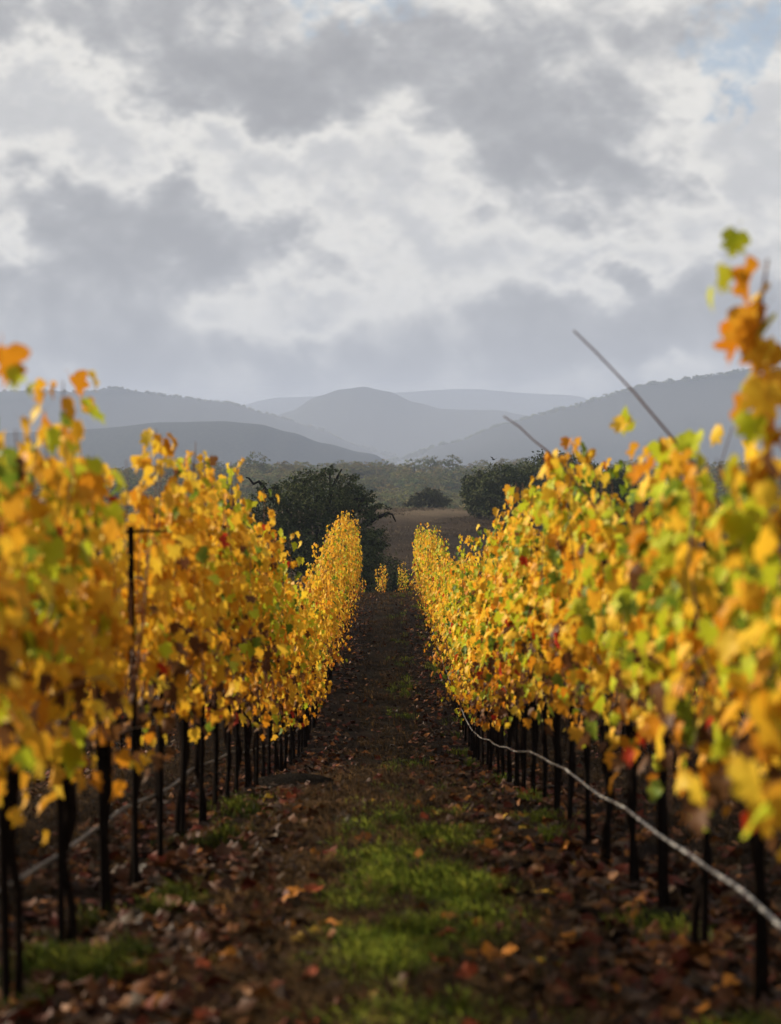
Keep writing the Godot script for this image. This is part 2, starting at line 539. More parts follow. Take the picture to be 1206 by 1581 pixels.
# canes: [start, end, bow] in the vine's own axes; more leaves hang where extra says [position, count, spread, size]
func make_vine(side: int, x: float, d: float, height: float, leaves_each: float, detail: int, canes_more := [], extra := []) -> Node3D:
	var y0 := ground(x, d)
	var vine := base("grapevine", Vector3(x, y0, -d))
	var bark := lin(0.026, 0.019, 0.014)
	var g := Geo.new()
	var head := rng.randf_range(0.86, 0.94) if d < 20.0 else rng.randf_range(0.76, 0.84)
	var lean := rng.randf_range(-0.04, 0.04)
	var pts := PackedVector3Array([Vector3(lean, -0.06, 0.05), Vector3(lean * 0.6 + rng.randf_range(-0.012, 0.012), 0.2, 0.05), Vector3(rng.randf_range(-0.03, 0.03), 0.4, 0.045), Vector3(rng.randf_range(-0.025, 0.025), 0.58, 0.035), Vector3(0.0, head - 0.06, 0.02), Vector3(0.0, head + 0.03, 0.0)])
	var r := rng.randf_range(0.012, 0.02)
	g.tube(pts, PackedFloat32Array([r * 1.35, r, r * 1.05, r * 1.4, r * 2.0, r * 1.2]), 8, bark, 0.6)
	put("trunk", g.mesh(mat.bark), vine)
	g = Geo.new()
	for way in [-1.0, 1.0]:
		var e := Vector3(rng.randf_range(-0.05, 0.05), head + rng.randf_range(-0.02, 0.06), way * 0.57)
		g.tube(curve_points(Vector3(0, head - 0.02, way * 0.015), e, Vector3(0, rng.randf_range(0.0, 0.05), 0), 5, 0.015), taper(5, 0.021, 0.012), 6, bark, 0.5)
		if detail > 0:
			put("cordon", g.mesh(mat.bark), vine)
			g = Geo.new()
	if detail == 0:
		put("cordon", g.mesh(mat.bark), vine)
	# canes
	var runs := []
	var count := 11 if detail > 0 else 9
	for k in count:
		var z := -0.57 + 1.14 * (k + rng.randf_range(0.15, 0.85)) / count
		var top := height * rng.randf_range(0.76, 1.04)
		if rng.randf() < ((0.24 if d < 24.0 else 0.36) if leaves_each > 0.7 else 0.0): top = height * rng.randf_range(1.03, 1.2)
		var sx := rng.randf_range(-0.24, 0.24)
		runs.append([Vector3(rng.randf_range(-0.03, 0.03), head, z), Vector3(sx, top, z + rng.randf_range(-0.28, 0.28)), Vector3(sx * rng.randf_range(-0.3, 0.6), 0, rng.randf_range(-0.1, 0.1)), 1.0])
	for k in 3:
		var z := rng.randf_range(-0.55, 0.55)
		var sx := rng.randf_range(-0.42, 0.42)
		runs.append([Vector3(0, head + rng.randf_range(0.1, 0.5), z), Vector3(sx, head + rng.randf_range(-0.1, 0.3), z + rng.randf_range(-0.2, 0.2)), Vector3(sx * 0.3, 0.16, 0), 0.8])
	for c in canes_more:
		runs.append([c[0], c[1], c[2], 0.12])
	var found := []                                          # [transform, class, score]
	var all := Geo.new()
	var cane_tint := lin(0.15, 0.07, 0.036)
	for c in runs:
		var steps := 8 if detail > 0 else 4
		var p := curve_points(c[0], c[1], c[2], steps, 0.012 if c[3] > 0.5 else 0.005)
		if detail > 0:
			all = Geo.new()
		all.tube(p, taper(steps, 0.0055 if c[3] > 0.5 else 0.0085, 0.0024 if c[3] > 0.5 else 0.0045), 5 if detail > 0 else 3, cane_tint * rng.randf_range(0.7, 1.3), 0.2)
		if detail > 0:
			put("cane", all.mesh(mat.cane), vine)
		var length: float = (c[1] - c[0]).length()
		var nodes := int(length * 52.0 * leaves_each * c[3])
		for k in nodes:
			var t := pow(rng.randf(), 0.72)
			if c[3] < 0.5: t *= 0.55
			var at := p[int(t * steps)].lerp(p[mini(int(t * steps) + 1, steps)], fposmod(t * steps, 1.0))
			var out := 1.0 if rng.randf() < 0.5 else -1.0
			if c[3] > 0.5 and t < 0.36 and rng.randf() < 0.86 - 1.5 * t: continue
			var reach := rng.randf_range(0.02, 0.2) * (1.0 - 0.45 * t)
			at += Vector3(out * reach, rng.randf_range(-0.07, 0.05), rng.randf_range(-0.11, 0.11))
			if n_fine.get_noise_3d(at.x * 260.0 + d * 31.0, at.y * 330.0, at.z * 330.0 + d * 77.0) < -0.1 and rng.randf() < 0.85: continue
			found.append([at, out, t])
	for k in int(24.0 * leaves_each):                        # hanging below and about the cordon
		var out := 1.0 if rng.randf() < 0.5 else -1.0
		found.append([Vector3(out * absf(rng.randfn(0.0, 0.13)), head + rng.randf_range(-0.13, 0.2) - absf(rng.randfn(0, 0.05)), rng.randf_range(-0.62, 0.62)), out, 0.0])
	for e in extra:
		for k in int(e[1]):
			found.append([e[0] + Vector3(rng.randfn(0, e[2].x), rng.randfn(0, e[2].y), rng.randfn(0, e[2].z)), -1.0 if side > 0 else 1.0, 0.7, e[3]])
	var items := []
	for f in found:
		var at: Vector3 = f[0]
		# a gap through which the stake with the cross arm shows
		var dl := d - at.z
		if side < 0 and x > -2.0 and dl < 10.55 and dl > 7.0 and at.y > 0.8 and absf(x + at.x + 1.34 * dl / 10.5 - 0.012) < 0.075: continue
		var up := clampf((at.y - head) / (height - head), 0.0, 1.15)
		var normal := Vector3(f[1] * rng.randf_range(0.25, 1.0), rng.randf_range(-0.1, 0.75), rng.randf_range(-0.75, 0.75))
		var hang := Vector3(f[1] * rng.randf_range(0.0, 0.6), -1.0, rng.randf_range(-0.6, 0.6))
		var size := rng.randf_range(0.058, 0.108) * (1.0 - 0.28 * maxf(up - 0.6, 0.0))
		if up < 0.12: size *= rng.randf_range(0.65, 1.0)
		var patch := n_soft.get_noise_3d(at.y * 45.0 + side * 300.0, (at.z - d) * 28.0, 7.0)
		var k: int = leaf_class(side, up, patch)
		if f.size() > 3:
			size = rng.randf_range(0.075, 0.125) * f[3]
			k = [0, 1, 2, 2, 1, 0, 4][rng.randi() % 7]
		var tr := leaf_frame(at, normal, hang, size)
		var to_eye := (Vector3(-x, EYE - y0, d) - at).normalized()
		items.append([tr, k, size * (0.15 + absf(tr.basis.z.normalized().dot(to_eye))) * (1.0 if at.x * side < 0.06 else 0.45) + (0.2 if f.size() > 3 else 0.0)])
	var alone := 0
	if detail > 0:
		items.sort_custom(func(a, b): return a[2] > b[2])
		alone = mini(items.size(), 300 if d < 12.0 else 200)
		for k in alone:
			var o := put("leaf", leaf_variants[items[k][1]][rng.randi() % 4], vine)
			o.transform = items[k][0]
	else:
		put("canes", all.mesh(mat.cane), vine).set_meta("kind", "stuff")
	var where := []
	var tints := PackedColorArray()
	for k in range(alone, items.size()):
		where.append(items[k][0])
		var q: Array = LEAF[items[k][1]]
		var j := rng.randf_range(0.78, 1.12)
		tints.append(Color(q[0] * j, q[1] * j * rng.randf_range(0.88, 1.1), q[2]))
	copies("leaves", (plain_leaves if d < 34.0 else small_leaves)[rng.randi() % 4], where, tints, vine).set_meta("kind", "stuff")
	return vine

func make_rows() -> void:
	for side in [-1, 1]:
		var x: float = ROW_X[0] if side < 0 else ROW_X[1]
		var word := "left" if side < 0 else "right"
		var last := 59 if side < 0 else 63
		var colour := "golden" if side < 0 else "yellow and green"
		for k in range(-2, last):
			var d := FIRST + STEP * k + rng.randf_range(-0.04, 0.04) + (0.08 if side < 0 else 0.0)
			var canes := []
			var extra := []
			if side > 0:
				if k == 2:
					canes = [[Vector3(0.3, 1.9, 0.0), Vector3(-0.42, 2.76, 0.0), Vector3(0.02, 0.03, 0)]]
					extra = [[Vector3(-0.19, 2.40, 0.0), 2, Vector3(0.015, 0.03, 0.02), 0.9], [Vector3(0.02, 2.2, 0.0), 9, Vector3(0.06, 0.07, 0.06), 0.85]]
				if k == 4:
					canes = [[Vector3(0.0, 2.0, 0.0), Vector3(-0.61, 2.64, 0.0), Vector3(0.03, 0.03, 0)]]
					extra = [[Vector3(-0.3, 2.36, 0.0), 12, Vector3(0.05, 0.07, 0.05), 0.8], [Vector3(-0.33, 2.13, 0.02), 9, Vector3(0.06, 0.06, 0.06), 0.85]]
				if k == -1:
					canes = [[Vector3(0.0, 1.4, 0.0), Vector3(-0.17, 2.45, -0.05), Vector3(-0.1, 0, 0)]]
					extra = [[Vector3(-0.19, 2.3, 0.0), 16, Vector3(0.035, 0.09, 0.05), 1.0], [Vector3(-0.18, 2.02, 0.0), 18, Vector3(0.04, 0.09, 0.05), 1.0], [Vector3(-0.16, 1.75, 0.0), 24, Vector3(0.06, 0.1, 0.06), 1.0], [Vector3(-0.335, 2.37, 0.0), 2, Vector3(0.01, 0.03, 0.02), 0.75]]
				if k == -2:
					extra = [[Vector3(-0.39, 1.2, 0.0), 4, Vector3(0.03, 0.05, 0.05), 1.05], [Vector3(-0.39, 1.0, 0.0), 5, Vector3(0.03, 0.04, 0.05), 1.05]]
				if k == 1:
					extra = [[Vector3(-0.12, 1.92, 0.1), 22, Vector3(0.1, 0.12, 0.14), 0.95]]
			else:
				if k == -1:
					canes = [[Vector3(0.0, 1.3, 0.0), Vector3(0.17, 2.2, 0.0), Vector3(0, 0, 0)]]
					extra = [[Vector3(0.215, 2.17, 0.0), 2, Vector3(0.015, 0.04, 0.02), 0.9]]
				if k == 0:
					extra = [[Vector3(0.2, 0.95, 0.2), 4, Vector3(0.05, 0.05, 0.08), 1.05], [Vector3(0.1, 1.85, -0.2), 20, Vector3(0.12, 0.12, 0.16), 0.95]]
				if k == 1:
					extra = [[Vector3(0.06, 1.92, -0.1), 20, Vector3(0.1, 0.12, 0.18), 0.95]]
				if k == 6:
					canes = [[Vector3(0.0, 1.6, 0.0), Vector3(0.03, 2.62, 0.0), Vector3(0.02, 0, 0)]]
					extra = [[Vector3(0.02, 2.42, 0.0), 9, Vector3(0.03, 0.09, 0.04), 0.75]]
			var vine := make_vine(side, x, d, canopy_height(side, d) * (rng.randf_range(0.95, 1.04) if d < 26.0 else rng.randf_range(0.84, 1.08)), 1.0 if d < 34.0 else 0.8, 1 if k < 11 else 0, canes, extra)
			var stake := stake_first if stake_first.get_meta("label", "") == "" else stake_first.duplicate()
			if stake != stake_first:
				stake.name = numbered("vine_stake")
				add_child(stake)
			stake.position = Vector3(x + rng.randf_range(-0.015, 0.015), ground(x, d), -d + 0.09)
			stake.rotation = Vector3(rng.randf_range(-0.02, 0.02), rng.randf_range(-0.4, 0.4), rng.randf_range(-0.025, 0.025))
			var nth := ordinal(k + 3)
			tag(vine, "%s leaved grapevine, %s from the near end of the %s row" % [colour, nth, word], "grapevine", "grapevines of the %s row" % word)
			tag(stake, "thin dark stake beside the %s vine of the %s row" % [nth, word], "stake", "vine stakes of the %s row" % word)
			if side < 0 and k == 3:                          # the one stake that stands clear of the leaves carries a short arm
				var g := Geo.new()
				g.tube(PackedVector3Array([Vector3(-0.03, 1.9, 0), Vector3(0.08, 1.905, 0), Vector3(0.19, 1.9, 0)]), PackedFloat32Array([0.008, 0.008, 0.007]), 4, Color.WHITE)
				put("cross_arm", g.mesh(mat.stake), stake)
				stake.rotation = Vector3(0, 0.1, 0.01)
				tag(stake, "dark stake with a short cross arm, standing clear among golden leaves of the left row", "stake", "vine stakes")
	# the rows on the far side of these two
	for side in [-1, 1]:
		var x: float = ROW_X[0] - ROW_STEP if side < 0 else ROW_X[1] + ROW_STEP
		var word := "left" if side < 0 else "right"
		for k in range(2 if side < 0 else 10, 52):
			var d := FIRST + STEP * k + rng.randf_range(-0.04, 0.04)
			var vine := make_vine(side, x, d, minf(canopy_height(side, d) - 0.2, 1.66 if d < 30.0 else 2.2) * rng.randf_range(0.94, 1.03), 0.62, 0)
			tag(vine, "grapevine of the next row, behind the %s vine of the %s row" % [ordinal(k + 3), word], "grapevine", "grapevines of the row behind the %s row" % word)
	# beyond the end of the alley the next block begins
	for p in [[-0.36, 106.0], [0.78, 105.0], [-3.0, 107.0], [3.3, 106.5]]:
		var vine := make_vine(1, p[0], p[1], 2.05, 0.8, 0)
		tag(vine, ["low yellow green vine straight beyond the end of the alley, beside the left row's end", "low yellow green vine straight beyond the end of the alley, beside the right row's end", "low vine beyond the end of the left row", "low vine beyond the end of the right row"][[-0.36, 0.78, -3.0, 3.3].find(p[0])], "grapevine", "vines beyond the headland")

func make_stake() -> void:
	stake_first = base("vine_stake", Vector3.ZERO)
	var g := Geo.new()
	g.tube(PackedVector3Array([Vector3(0, -0.15, 0), Vector3(0.003, 0.6, 0), Vector3(-0.003, 1.3, 0), Vector3(0, 1.93, 0)]), PackedFloat32Array([0.017, 0.017, 0.017, 0.016]), 6, Color.WHITE, 0.12)
	put("post", g.mesh(mat.stake), stake_first)

func make_lines() -> void:
	for side in [-1, 1]:
		var x: float = ROW_X[0] if side < 0 else ROW_X[1]
		var word := "left" if side < 0 else "right"
		# drip hose, tied to the trunks and sagging between
		var pts := PackedVector3Array()
		var rad := PackedFloat32Array()
		var d := 3.0
		while d < 78.0:
			var u := (d - FIRST) / STEP
			var sag := -0.022 * absf(sin(PI * u / 3.0)) + 0.01 * sin(u * 0.9) + 0.008 * n_soft.get_noise_1d(d * 60.0 + side * 200.0)
			pts.append(Vector3(x + (-0.03 if side > 0 else -0.05) + 0.006 * sin(u * 1.7), EYE - below(d) + 0.42 + sag, -d))
			rad.append(0.0085)
			d += 0.2 if d < 25.0 else 0.5
		var g := Geo.new()
		g.tube(pts, rad, 8, Color.WHITE, 0.06)
		tag(put("drip_hose", g.mesh(mat.hose if side > 0 else mat.hose_shaded)), ("pale" if side > 0 else "dark") + " drip irrigation hose with painted shading, sagging along the trunks of the %s row" % word, "hose", "drip hoses")
		for level in [[0.86, "lowest trellis wire, along the cordons"], [1.25, "middle trellis wire, among the leaves"], [1.62, "upper trellis wire, among the leaves"]]:
			pts = PackedVector3Array()
			rad = PackedFloat32Array()
			d = 3.0
			while d < 78.0:
				pts.append(Vector3(x + 0.02, ground(x, d) + level[0] + 0.01 * sin(d * 2.7), -d))
				rad.append(0.0018)
				d += STEP * 0.5
			g = Geo.new()
			g.tube(pts, rad, 4, Color.WHITE)
			tag(put("trellis_wire", g.mesh(mat.wire)), "%s of the %s row" % [level[1], word], "wire", "trellis wires")

# ---------------------------------------------------------------- ground cover
func tuft_mesh(blades: int, height: float, spread: float, lean: float) -> ArrayMesh:
	var g := Geo.new()
	for k in blades:
		var a := rng.randf() * TAU
		var root := Vector3(cos(a), 0, sin(a)) * spread * sqrt(rng.randf())
		var h := height * rng.randf_range(0.5, 1.1)
		var way := Vector3(cos(a + rng.randf_range(-1, 1)), 0, sin(a + rng.randf_range(-1, 1))) * lean * h
		var side := Vector3(-way.z, 0, way.x).normalized() * rng.randf_range(0.0016, 0.003)
		var tone := rng.randf_range(0.75, 1.15)
		var c := Color(tone, tone * rng.randf_range(0.92, 1.05), tone)
		var n := Vector3(way.x, 0.6 * h, way.z).normalized()
		var p0 := g.vert(root - side - Vector3(0, 0.02, 0), n, c)
		var p1 := g.vert(root + side - Vector3(0, 0.02, 0), n, c)
		var p2 := g.vert(root + way * 0.35 + Vector3(0, h * 0.6, 0) - side * 0.8, n, c)
		var p3 := g.vert(root + way * 0.35 + Vector3(0, h * 0.6, 0) + side * 0.8, n, c)
		var p4 := g.vert(root + way + Vector3(0, h * (0.95 - 0.3 * lean), 0), n, c)
		g.tri(p0, p2, p1); g.tri(p1, p2, p3); g.tri(p2, p4, p3)
	return g.mesh(mat.grass)

func green_share(x: float, d: float) -> float:
	# where living grass grows
	var g := 0.0
	var c := smoothstep(0.62, 0.1, absf(x - 0.17)) * smoothstep(17.0, 13.5, d)
	g = c * smoothstep(5.8, 7.8, d) * smoothstep(-0.05, 0.3, n_soft.get_noise_2d(x * 110.0 + 40.0, d * 45.0) + 0.16) * 0.75
	g = maxf(g, 0.8 * smoothstep(0.35, 0.1, absf(x + 1.2)) * smoothstep(0.05, 0.3, n_soft.get_noise_2d(x * 60.0, d * 45.0 + 90.0) + 0.1) * smoothstep(19.0, 14.0, d))
	g = maxf(g, 0.55 * smoothstep(0.3, 0.08, absf(x - 1.15)) * smoothstep(0.1, 0.3, n_soft.get_noise_2d(x * 60.0, d * 45.0 + 190.0)))
	g = maxf(g, 0.25 * smoothstep(0.5, 0.15, absf(x - 0.3)) * smoothstep(16.0, 20.0, d) * smoothstep(0.1, 0.3, n_soft.get_noise_2d(x * 60.0, d * 25.0 + 290.0)))
	return g

func scatter_ground() -> void:
	var greens := [[], [], []]
	var green_tint := [PackedColorArray(), PackedColorArray(), PackedColorArray()]
	var dries := [[], [], []]
	var dry_tint := [PackedColorArray(), PackedColorArray(), PackedColorArray()]
	for k in 130000:
		var d := 3.6 * pow(100.0 / 3.6, pow(rng.randf(), 0.95))
		var x := rng.randf_range(-1.0, 1.0) * minf(0.21 * d + 0.3, 6.5)
		var at := Vector3(x, ground(x, d) - 0.005, -d)
		var gs := green_share(x, d)
		var s := rng.randf_range(0.6, 1.25) * (1.0 + 0.012 * d)
		if rng.randf() < gs:
			var w := rng.randi() % 3
			greens[w].append(Transform3D(Basis(Vector3.UP, rng.randf() * TAU).scaled(Vector3(s, s * (0.6 + 0.5 * gs), s)), at))
			var t := rng.randf()
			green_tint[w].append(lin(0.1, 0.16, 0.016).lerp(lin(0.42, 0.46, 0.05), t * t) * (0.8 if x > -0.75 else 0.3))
		else:
			var off := absf(fposmod(x - ROW_X[1] + ROW_STEP * 0.5, ROW_STEP) - ROW_STEP * 0.5)
			var keep := 0.12 + 0.55 * smoothstep(0.5, 1.05, off)
			if d > 78.0: keep = 0.9
			keep *= 0.55 + 0.9 * n_soft.get_noise_2d(x * 50.0, d * 30.0)
			if absf(x) < 0.85 and d < 26.0: keep += 0.45
			if absf(x) > 1.7: keep += 0.45
			if rng.randf() < keep:
				var w := rng.randi() % 3
				dries[w].append(Transform3D(Basis(Vector3.UP, rng.randf() * TAU).scaled(Vector3(s, s * rng.randf_range(0.35, 0.9), s)), at))
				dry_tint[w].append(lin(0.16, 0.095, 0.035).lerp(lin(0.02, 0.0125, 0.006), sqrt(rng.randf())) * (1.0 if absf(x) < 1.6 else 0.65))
	for w in 3:
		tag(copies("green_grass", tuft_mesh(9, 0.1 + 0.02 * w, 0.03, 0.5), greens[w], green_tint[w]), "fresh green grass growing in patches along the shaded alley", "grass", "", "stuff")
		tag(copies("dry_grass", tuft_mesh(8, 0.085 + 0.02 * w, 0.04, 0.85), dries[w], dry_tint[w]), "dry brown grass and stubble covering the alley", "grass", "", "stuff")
	# fallen vine leaves: the ones that catch the eye are things, the rest is litter
	var tones := [[0.085, 0.03, 0.011], [0.12, 0.046, 0.016], [0.045, 0.02, 0.01], [0.2, 0.08, 0.018], [0.1, 0.02, 0.009], [0.08, 0.052, 0.03], [0.035, 0.02, 0.013]]
	var where := [[], [], []]
	var tints := [PackedColorArray(), PackedColorArray(), PackedColorArray()]
	for k in 60000:
		var d := 3.6 * pow(100.0 / 3.6, pow(rng.randf(), 0.9))
		var x := rng.randf_range(-1.0, 1.0) * minf(0.21 * d + 0.4, 5.5)
		var off := absf(fposmod(x - ROW_X[1] + ROW_STEP * 0.5, ROW_STEP) - ROW_STEP * 0.5)
		var keep := 0.1 + 0.75 * smoothstep(1.0, 0.55, off) * clampf(0.75 + 1.1 * n_soft.get_noise_2d(x * 45.0 + 500.0, d * 35.0), 0.1, 1.0)
		keep *= 1.0 - 0.75 * green_share(x, d)
		if rng.randf() > keep * 0.72: continue
		var normal := Vector3(rng.randfn(0, 0.45), 1.0, rng.randfn(0, 0.45))
		var tr := leaf_frame(Vector3(x, ground(x, d) + rng.randf_range(0.008, 0.04), -d), normal, Vector3(rng.randf_range(-1, 1), 0, rng.randf_range(-1, 1)), rng.randf_range(0.06, 0.115))
		var w := rng.randi() % 3
		where[w].append(tr)
		var q: Array = tones[rng.randi() % tones.size()]
		var j := rng.randf_range(0.45, 1.1)
		tints[w].append(Color(q[0] * j, q[1] * j, q[2] * j))
	for w in 3:
		tag(copies("leaf_litter", leaf_mesh(Color.WHITE, Color(0.8, 0.6, 0.5), true, 1.8, mat.fallen), where[w], tints[w]), "brown litter of fallen vine leaves along the rows", "leaf litter", "", "stuff")
	var kinds := [["orange", lin(0.42, 0.16, 0.02)], ["yellow", lin(0.5, 0.3, 0.03)], ["rusty red", lin(0.26, 0.055, 0.02)]]
	var shapes := []
	for q in kinds:
		shapes.append([leaf_mesh(q[1], q[1] * 0.6, false, 1.6, mat.fallen), leaf_mesh(q[1] * 0.85, q[1] * 0.5, false, 1.8, mat.fallen)])
	for k in 90:
		var d := rng.randf_range(5.6, 10.0) if k < 50 else rng.randf_range(10.0, 19.0)
		var side := -1.0 if rng.randf() < 0.4 else 1.0
		var x := side * rng.randf_range(0.1, 1.25)
		if absf(x) > 0.19 * d: x *= 0.5
		var kind := [0, 0, 1, 0, 2][k % 5] as int
		var o := put("fallen_leaf", shapes[kind][rng.randi() % 2])
		o.transform = leaf_frame(Vector3(x, ground(x, d) + rng.randf_range(0.03, 0.055), -d), Vector3(rng.randfn(0, 0.4), 1.0, rng.randfn(0.2, 0.4)), Vector3(rng.randf_range(-1, 1), 0, rng.randf_range(-1, 1)), rng.randf_range(0.06, 0.095))
		var nth := ordinal(clampi(int(round((d - FIRST) / STEP)) + 3, 1, 40))
		var by := ("in the alley grass level with the %s vines" if absf(x) < 0.55 else "on the ground by the %s vine of the left row" if x < 0 else "on the ground by the %s vine of the right row") % nth
		tag(o, "%s fallen vine leaf %s" % [kinds[kind][0], by], "leaf", "bright fallen leaves")
	var knoll := []
	var knoll_tint := PackedColorArray()
	for k in 9000:
		var d := rng.randf_range(112.0, 262.0)
		var x := rng.randf_range(-0.12, 0.22) * d
		if n_soft.get_noise_2d(x * 8.0, d * 4.0) + rng.randf_range(-0.2, 0.2) < 0.0: continue
		var s := rng.randf_range(2.0, 4.5)
		knoll.append(Transform3D(Basis(Vector3.UP, rng.randf() * TAU).scaled(Vector3(s * 2.0, s, s * 2.0)), Vector3(x, ground(x, d), -d)))
		knoll_tint.append(lin(0.17, 0.13, 0.085).lerp(lin(0.06, 0.048, 0.034), rng.randf()))
	tag(copies("knoll_grass", tuft_mesh(12, 0.1, 0.09, 0.7), knoll, knoll_tint), "tufts of dry grass on the brown knoll", "grass", "", "stuff")
	# dead stalks in the alley
	for p in [[-0.30, 13.6, 0.16], [-0.36, 13.9, 0.14], [-0.22, 12.9, 0.13], [0.12, 11.2, 0.1], [-0.15, 12.2, 0.12]]:
		var g := Geo.new()
		g.tube(curve_points(Vector3(0, -0.03, 0), Vector3(rng.randf_range(-0.04, 0.06), p[2], 0), Vector3(0.01, 0, 0), 4, 0.004), taper(4, 0.006, 0.002), 5, lin(0.05, 0.035, 0.025))
		for b in 3:
			var y: float = p[2] * rng.randf_range(0.4, 0.9)
			g.tube(PackedVector3Array([Vector3(0.005, y, 0), Vector3(rng.randf_range(-0.05, 0.05), y + 0.04, rng.randf_range(-0.03, 0.03))]), PackedFloat32Array([0.003, 0.0015]), 4, lin(0.05, 0.035, 0.025))
		var o := put("dead_stalk", g.mesh(mat.cane))
		o.position = Vector3(p[0], ground(p[0], p[1]), -p[1])
		tag(o, "dark dead weed stalk standing in the alley grass %s" % {-0.30: "left of the middle, second farthest", -0.36: "left of the middle, farthest away", -0.22: "left of the middle, third farthest", 0.12: "right of the middle, nearest", -0.15: "left of the middle, nearest"}[p[0]], "stalk", "dead stalks in the alley")

func rock(called: String, label: String, x: float, d: float, size: Vector3, turn: float) -> void:
	var g := Geo.new()
	var m := SphereMesh.new()
	m.radial_segments = 28
	m.rings = 14
	var a := m.get_mesh_arrays()
	var v: PackedVector3Array = a[Mesh.ARRAY_VERTEX]
	for p in v:
		var q := p * 2.0
		var w := 1.0 + 0.2 * n_soft.get_noise_3d(q.x * 60.0 + x * 100.0, q.y * 60.0, q.z * 60.0 + d * 10.0) + 0.08 * n_fine.get_noise_3d(q.x * 150.0, q.y * 150.0, q.z * 150.0)
		g.vert(Vector3(q.x * size.x, q.y * size.y, q.z * size.z) * w, q)
	g.i = a[Mesh.ARRAY_INDEX]
	g.smooth()
	var o := put(called, g.mesh(mat.stone))
	o.position = Vector3(x, ground(x, d) + size.y * 0.25, -d)
	o.rotation.y = turn
	tag(o, label, "rock", "stones beside the rows")

# ---------------------------------------------------------------- trees
func crown_mesh(g: Geo, blobs: Array, leaves: int, size: float, tones: Array, fuzz := 0.25) -> void:
	# blobs: [centre, radii]; leaf sprays gather in clumps that fill the outer part of each blob
	var volume := 0.0
	for b in blobs: volume += pow(b[1].x * b[1].y * b[1].z, 0.67)
	for b in blobs:
		var share := int(leaves * pow(b[1].x * b[1].y * b[1].z, 0.67) / volume)
		var clumps := maxi(6, share / 26)
		for c in clumps:
			var dir := Vector3(rng.randfn(), rng.randfn(), rng.randfn()).normalized()
			var rr := pow(rng.randf(), 0.3) * rng.randf_range(0.85, 1.08)
			var centre: Vector3 = b[0] + Vector3(dir.x * b[1].x, dir.y * b[1].y, dir.z * b[1].z) * rr
			var tone: Color = tones[rng.randi() % tones.size()]
			var spread: float = (b[1].x + b[1].y + b[1].z) / 3.0 * fuzz
			for k in 26:
				var p: Vector3 = centre + Vector3(rng.randfn(), rng.randfn() * 0.7, rng.randfn()) * spread * 0.55
				var n := (dir + Vector3(rng.randfn(), rng.randfn() + 0.4, rng.randfn()) * 0.8).normalized()
				var u := n.cross(Vector3(rng.randfn(), rng.randfn(), rng.randfn())).normalized()
				var w := n.cross(u)
				var s := size * rng.randf_range(0.55, 1.25)
				var j := rng.randf_range(0.7, 1.25)
				var col := Color(tone.r * j, tone.g * j, tone.b * j)
				var a0 := g.vert(p - u * s * 0.5, n, col)
				var a1 := g.vert(p + w * s * 0.32 + n * s * 0.08, n, col)
				var a2 := g.vert(p + u * s * 0.5, n, col)
				var a3 := g.vert(p - w * s * 0.32 + n * s * 0.08, n, col)
				g.tri(a0, a1, a2); g.tri(a0, a2, a3)

func oak(called: String, label: String, at: Vector3, blobs: Array, leaves: int, size: float, tones: Array, trunk_r: float, group := "") -> Node3D:
	var o := base(called, at)
	var g := Geo.new()
	var bark := lin(0.07, 0.06, 0.05)
	var fork := Vector3(0, 1e9, 0)
	for b in blobs: fork.y = minf(fork.y, b[0].y)
	fork = Vector3(0, maxf(fork.y * 0.55, 0.5), 0)
	g.tube(curve_points(Vector3(0, -0.5, 0), fork, Vector3(0.1, 0, 0), 4, 0.06), taper(4, trunk_r * 1.3, trunk_r * 0.85), 9, bark, 0.25)
	put("trunk", g.mesh(mat.bark), o)
	for b in blobs:
		g = Geo.new()
		g.tube(curve_points(fork - Vector3(0, 0.1, 0), b[0] + Vector3(0, b[1].y * 0.2, 0), Vector3(rng.randf_range(-0.2, 0.2), b[1].y * 0.1, 0), 6, trunk_r * 0.4), taper(6, trunk_r * 0.6, trunk_r * 0.12), 6, bark, 0.2)
		put("limb", g.mesh(mat.bark), o)
	g = Geo.new()
	crown_mesh(g, blobs, leaves, size, tones)
	put("crown", g.mesh(mat.oak), o)
	if label: tag(o, label, "tree", group)
	return o

const OAK_TONES := [Color(0.055, 0.07, 0.028), Color(0.036, 0.048, 0.02), Color(0.08, 0.092, 0.034), Color(0.06, 0.066, 0.03)]
const WOOD_TONES := [Color(0.125, 0.15, 0.05), Color(0.16, 0.17, 0.06), Color(0.1, 0.125, 0.045), Color(0.18, 0.155, 0.06)]

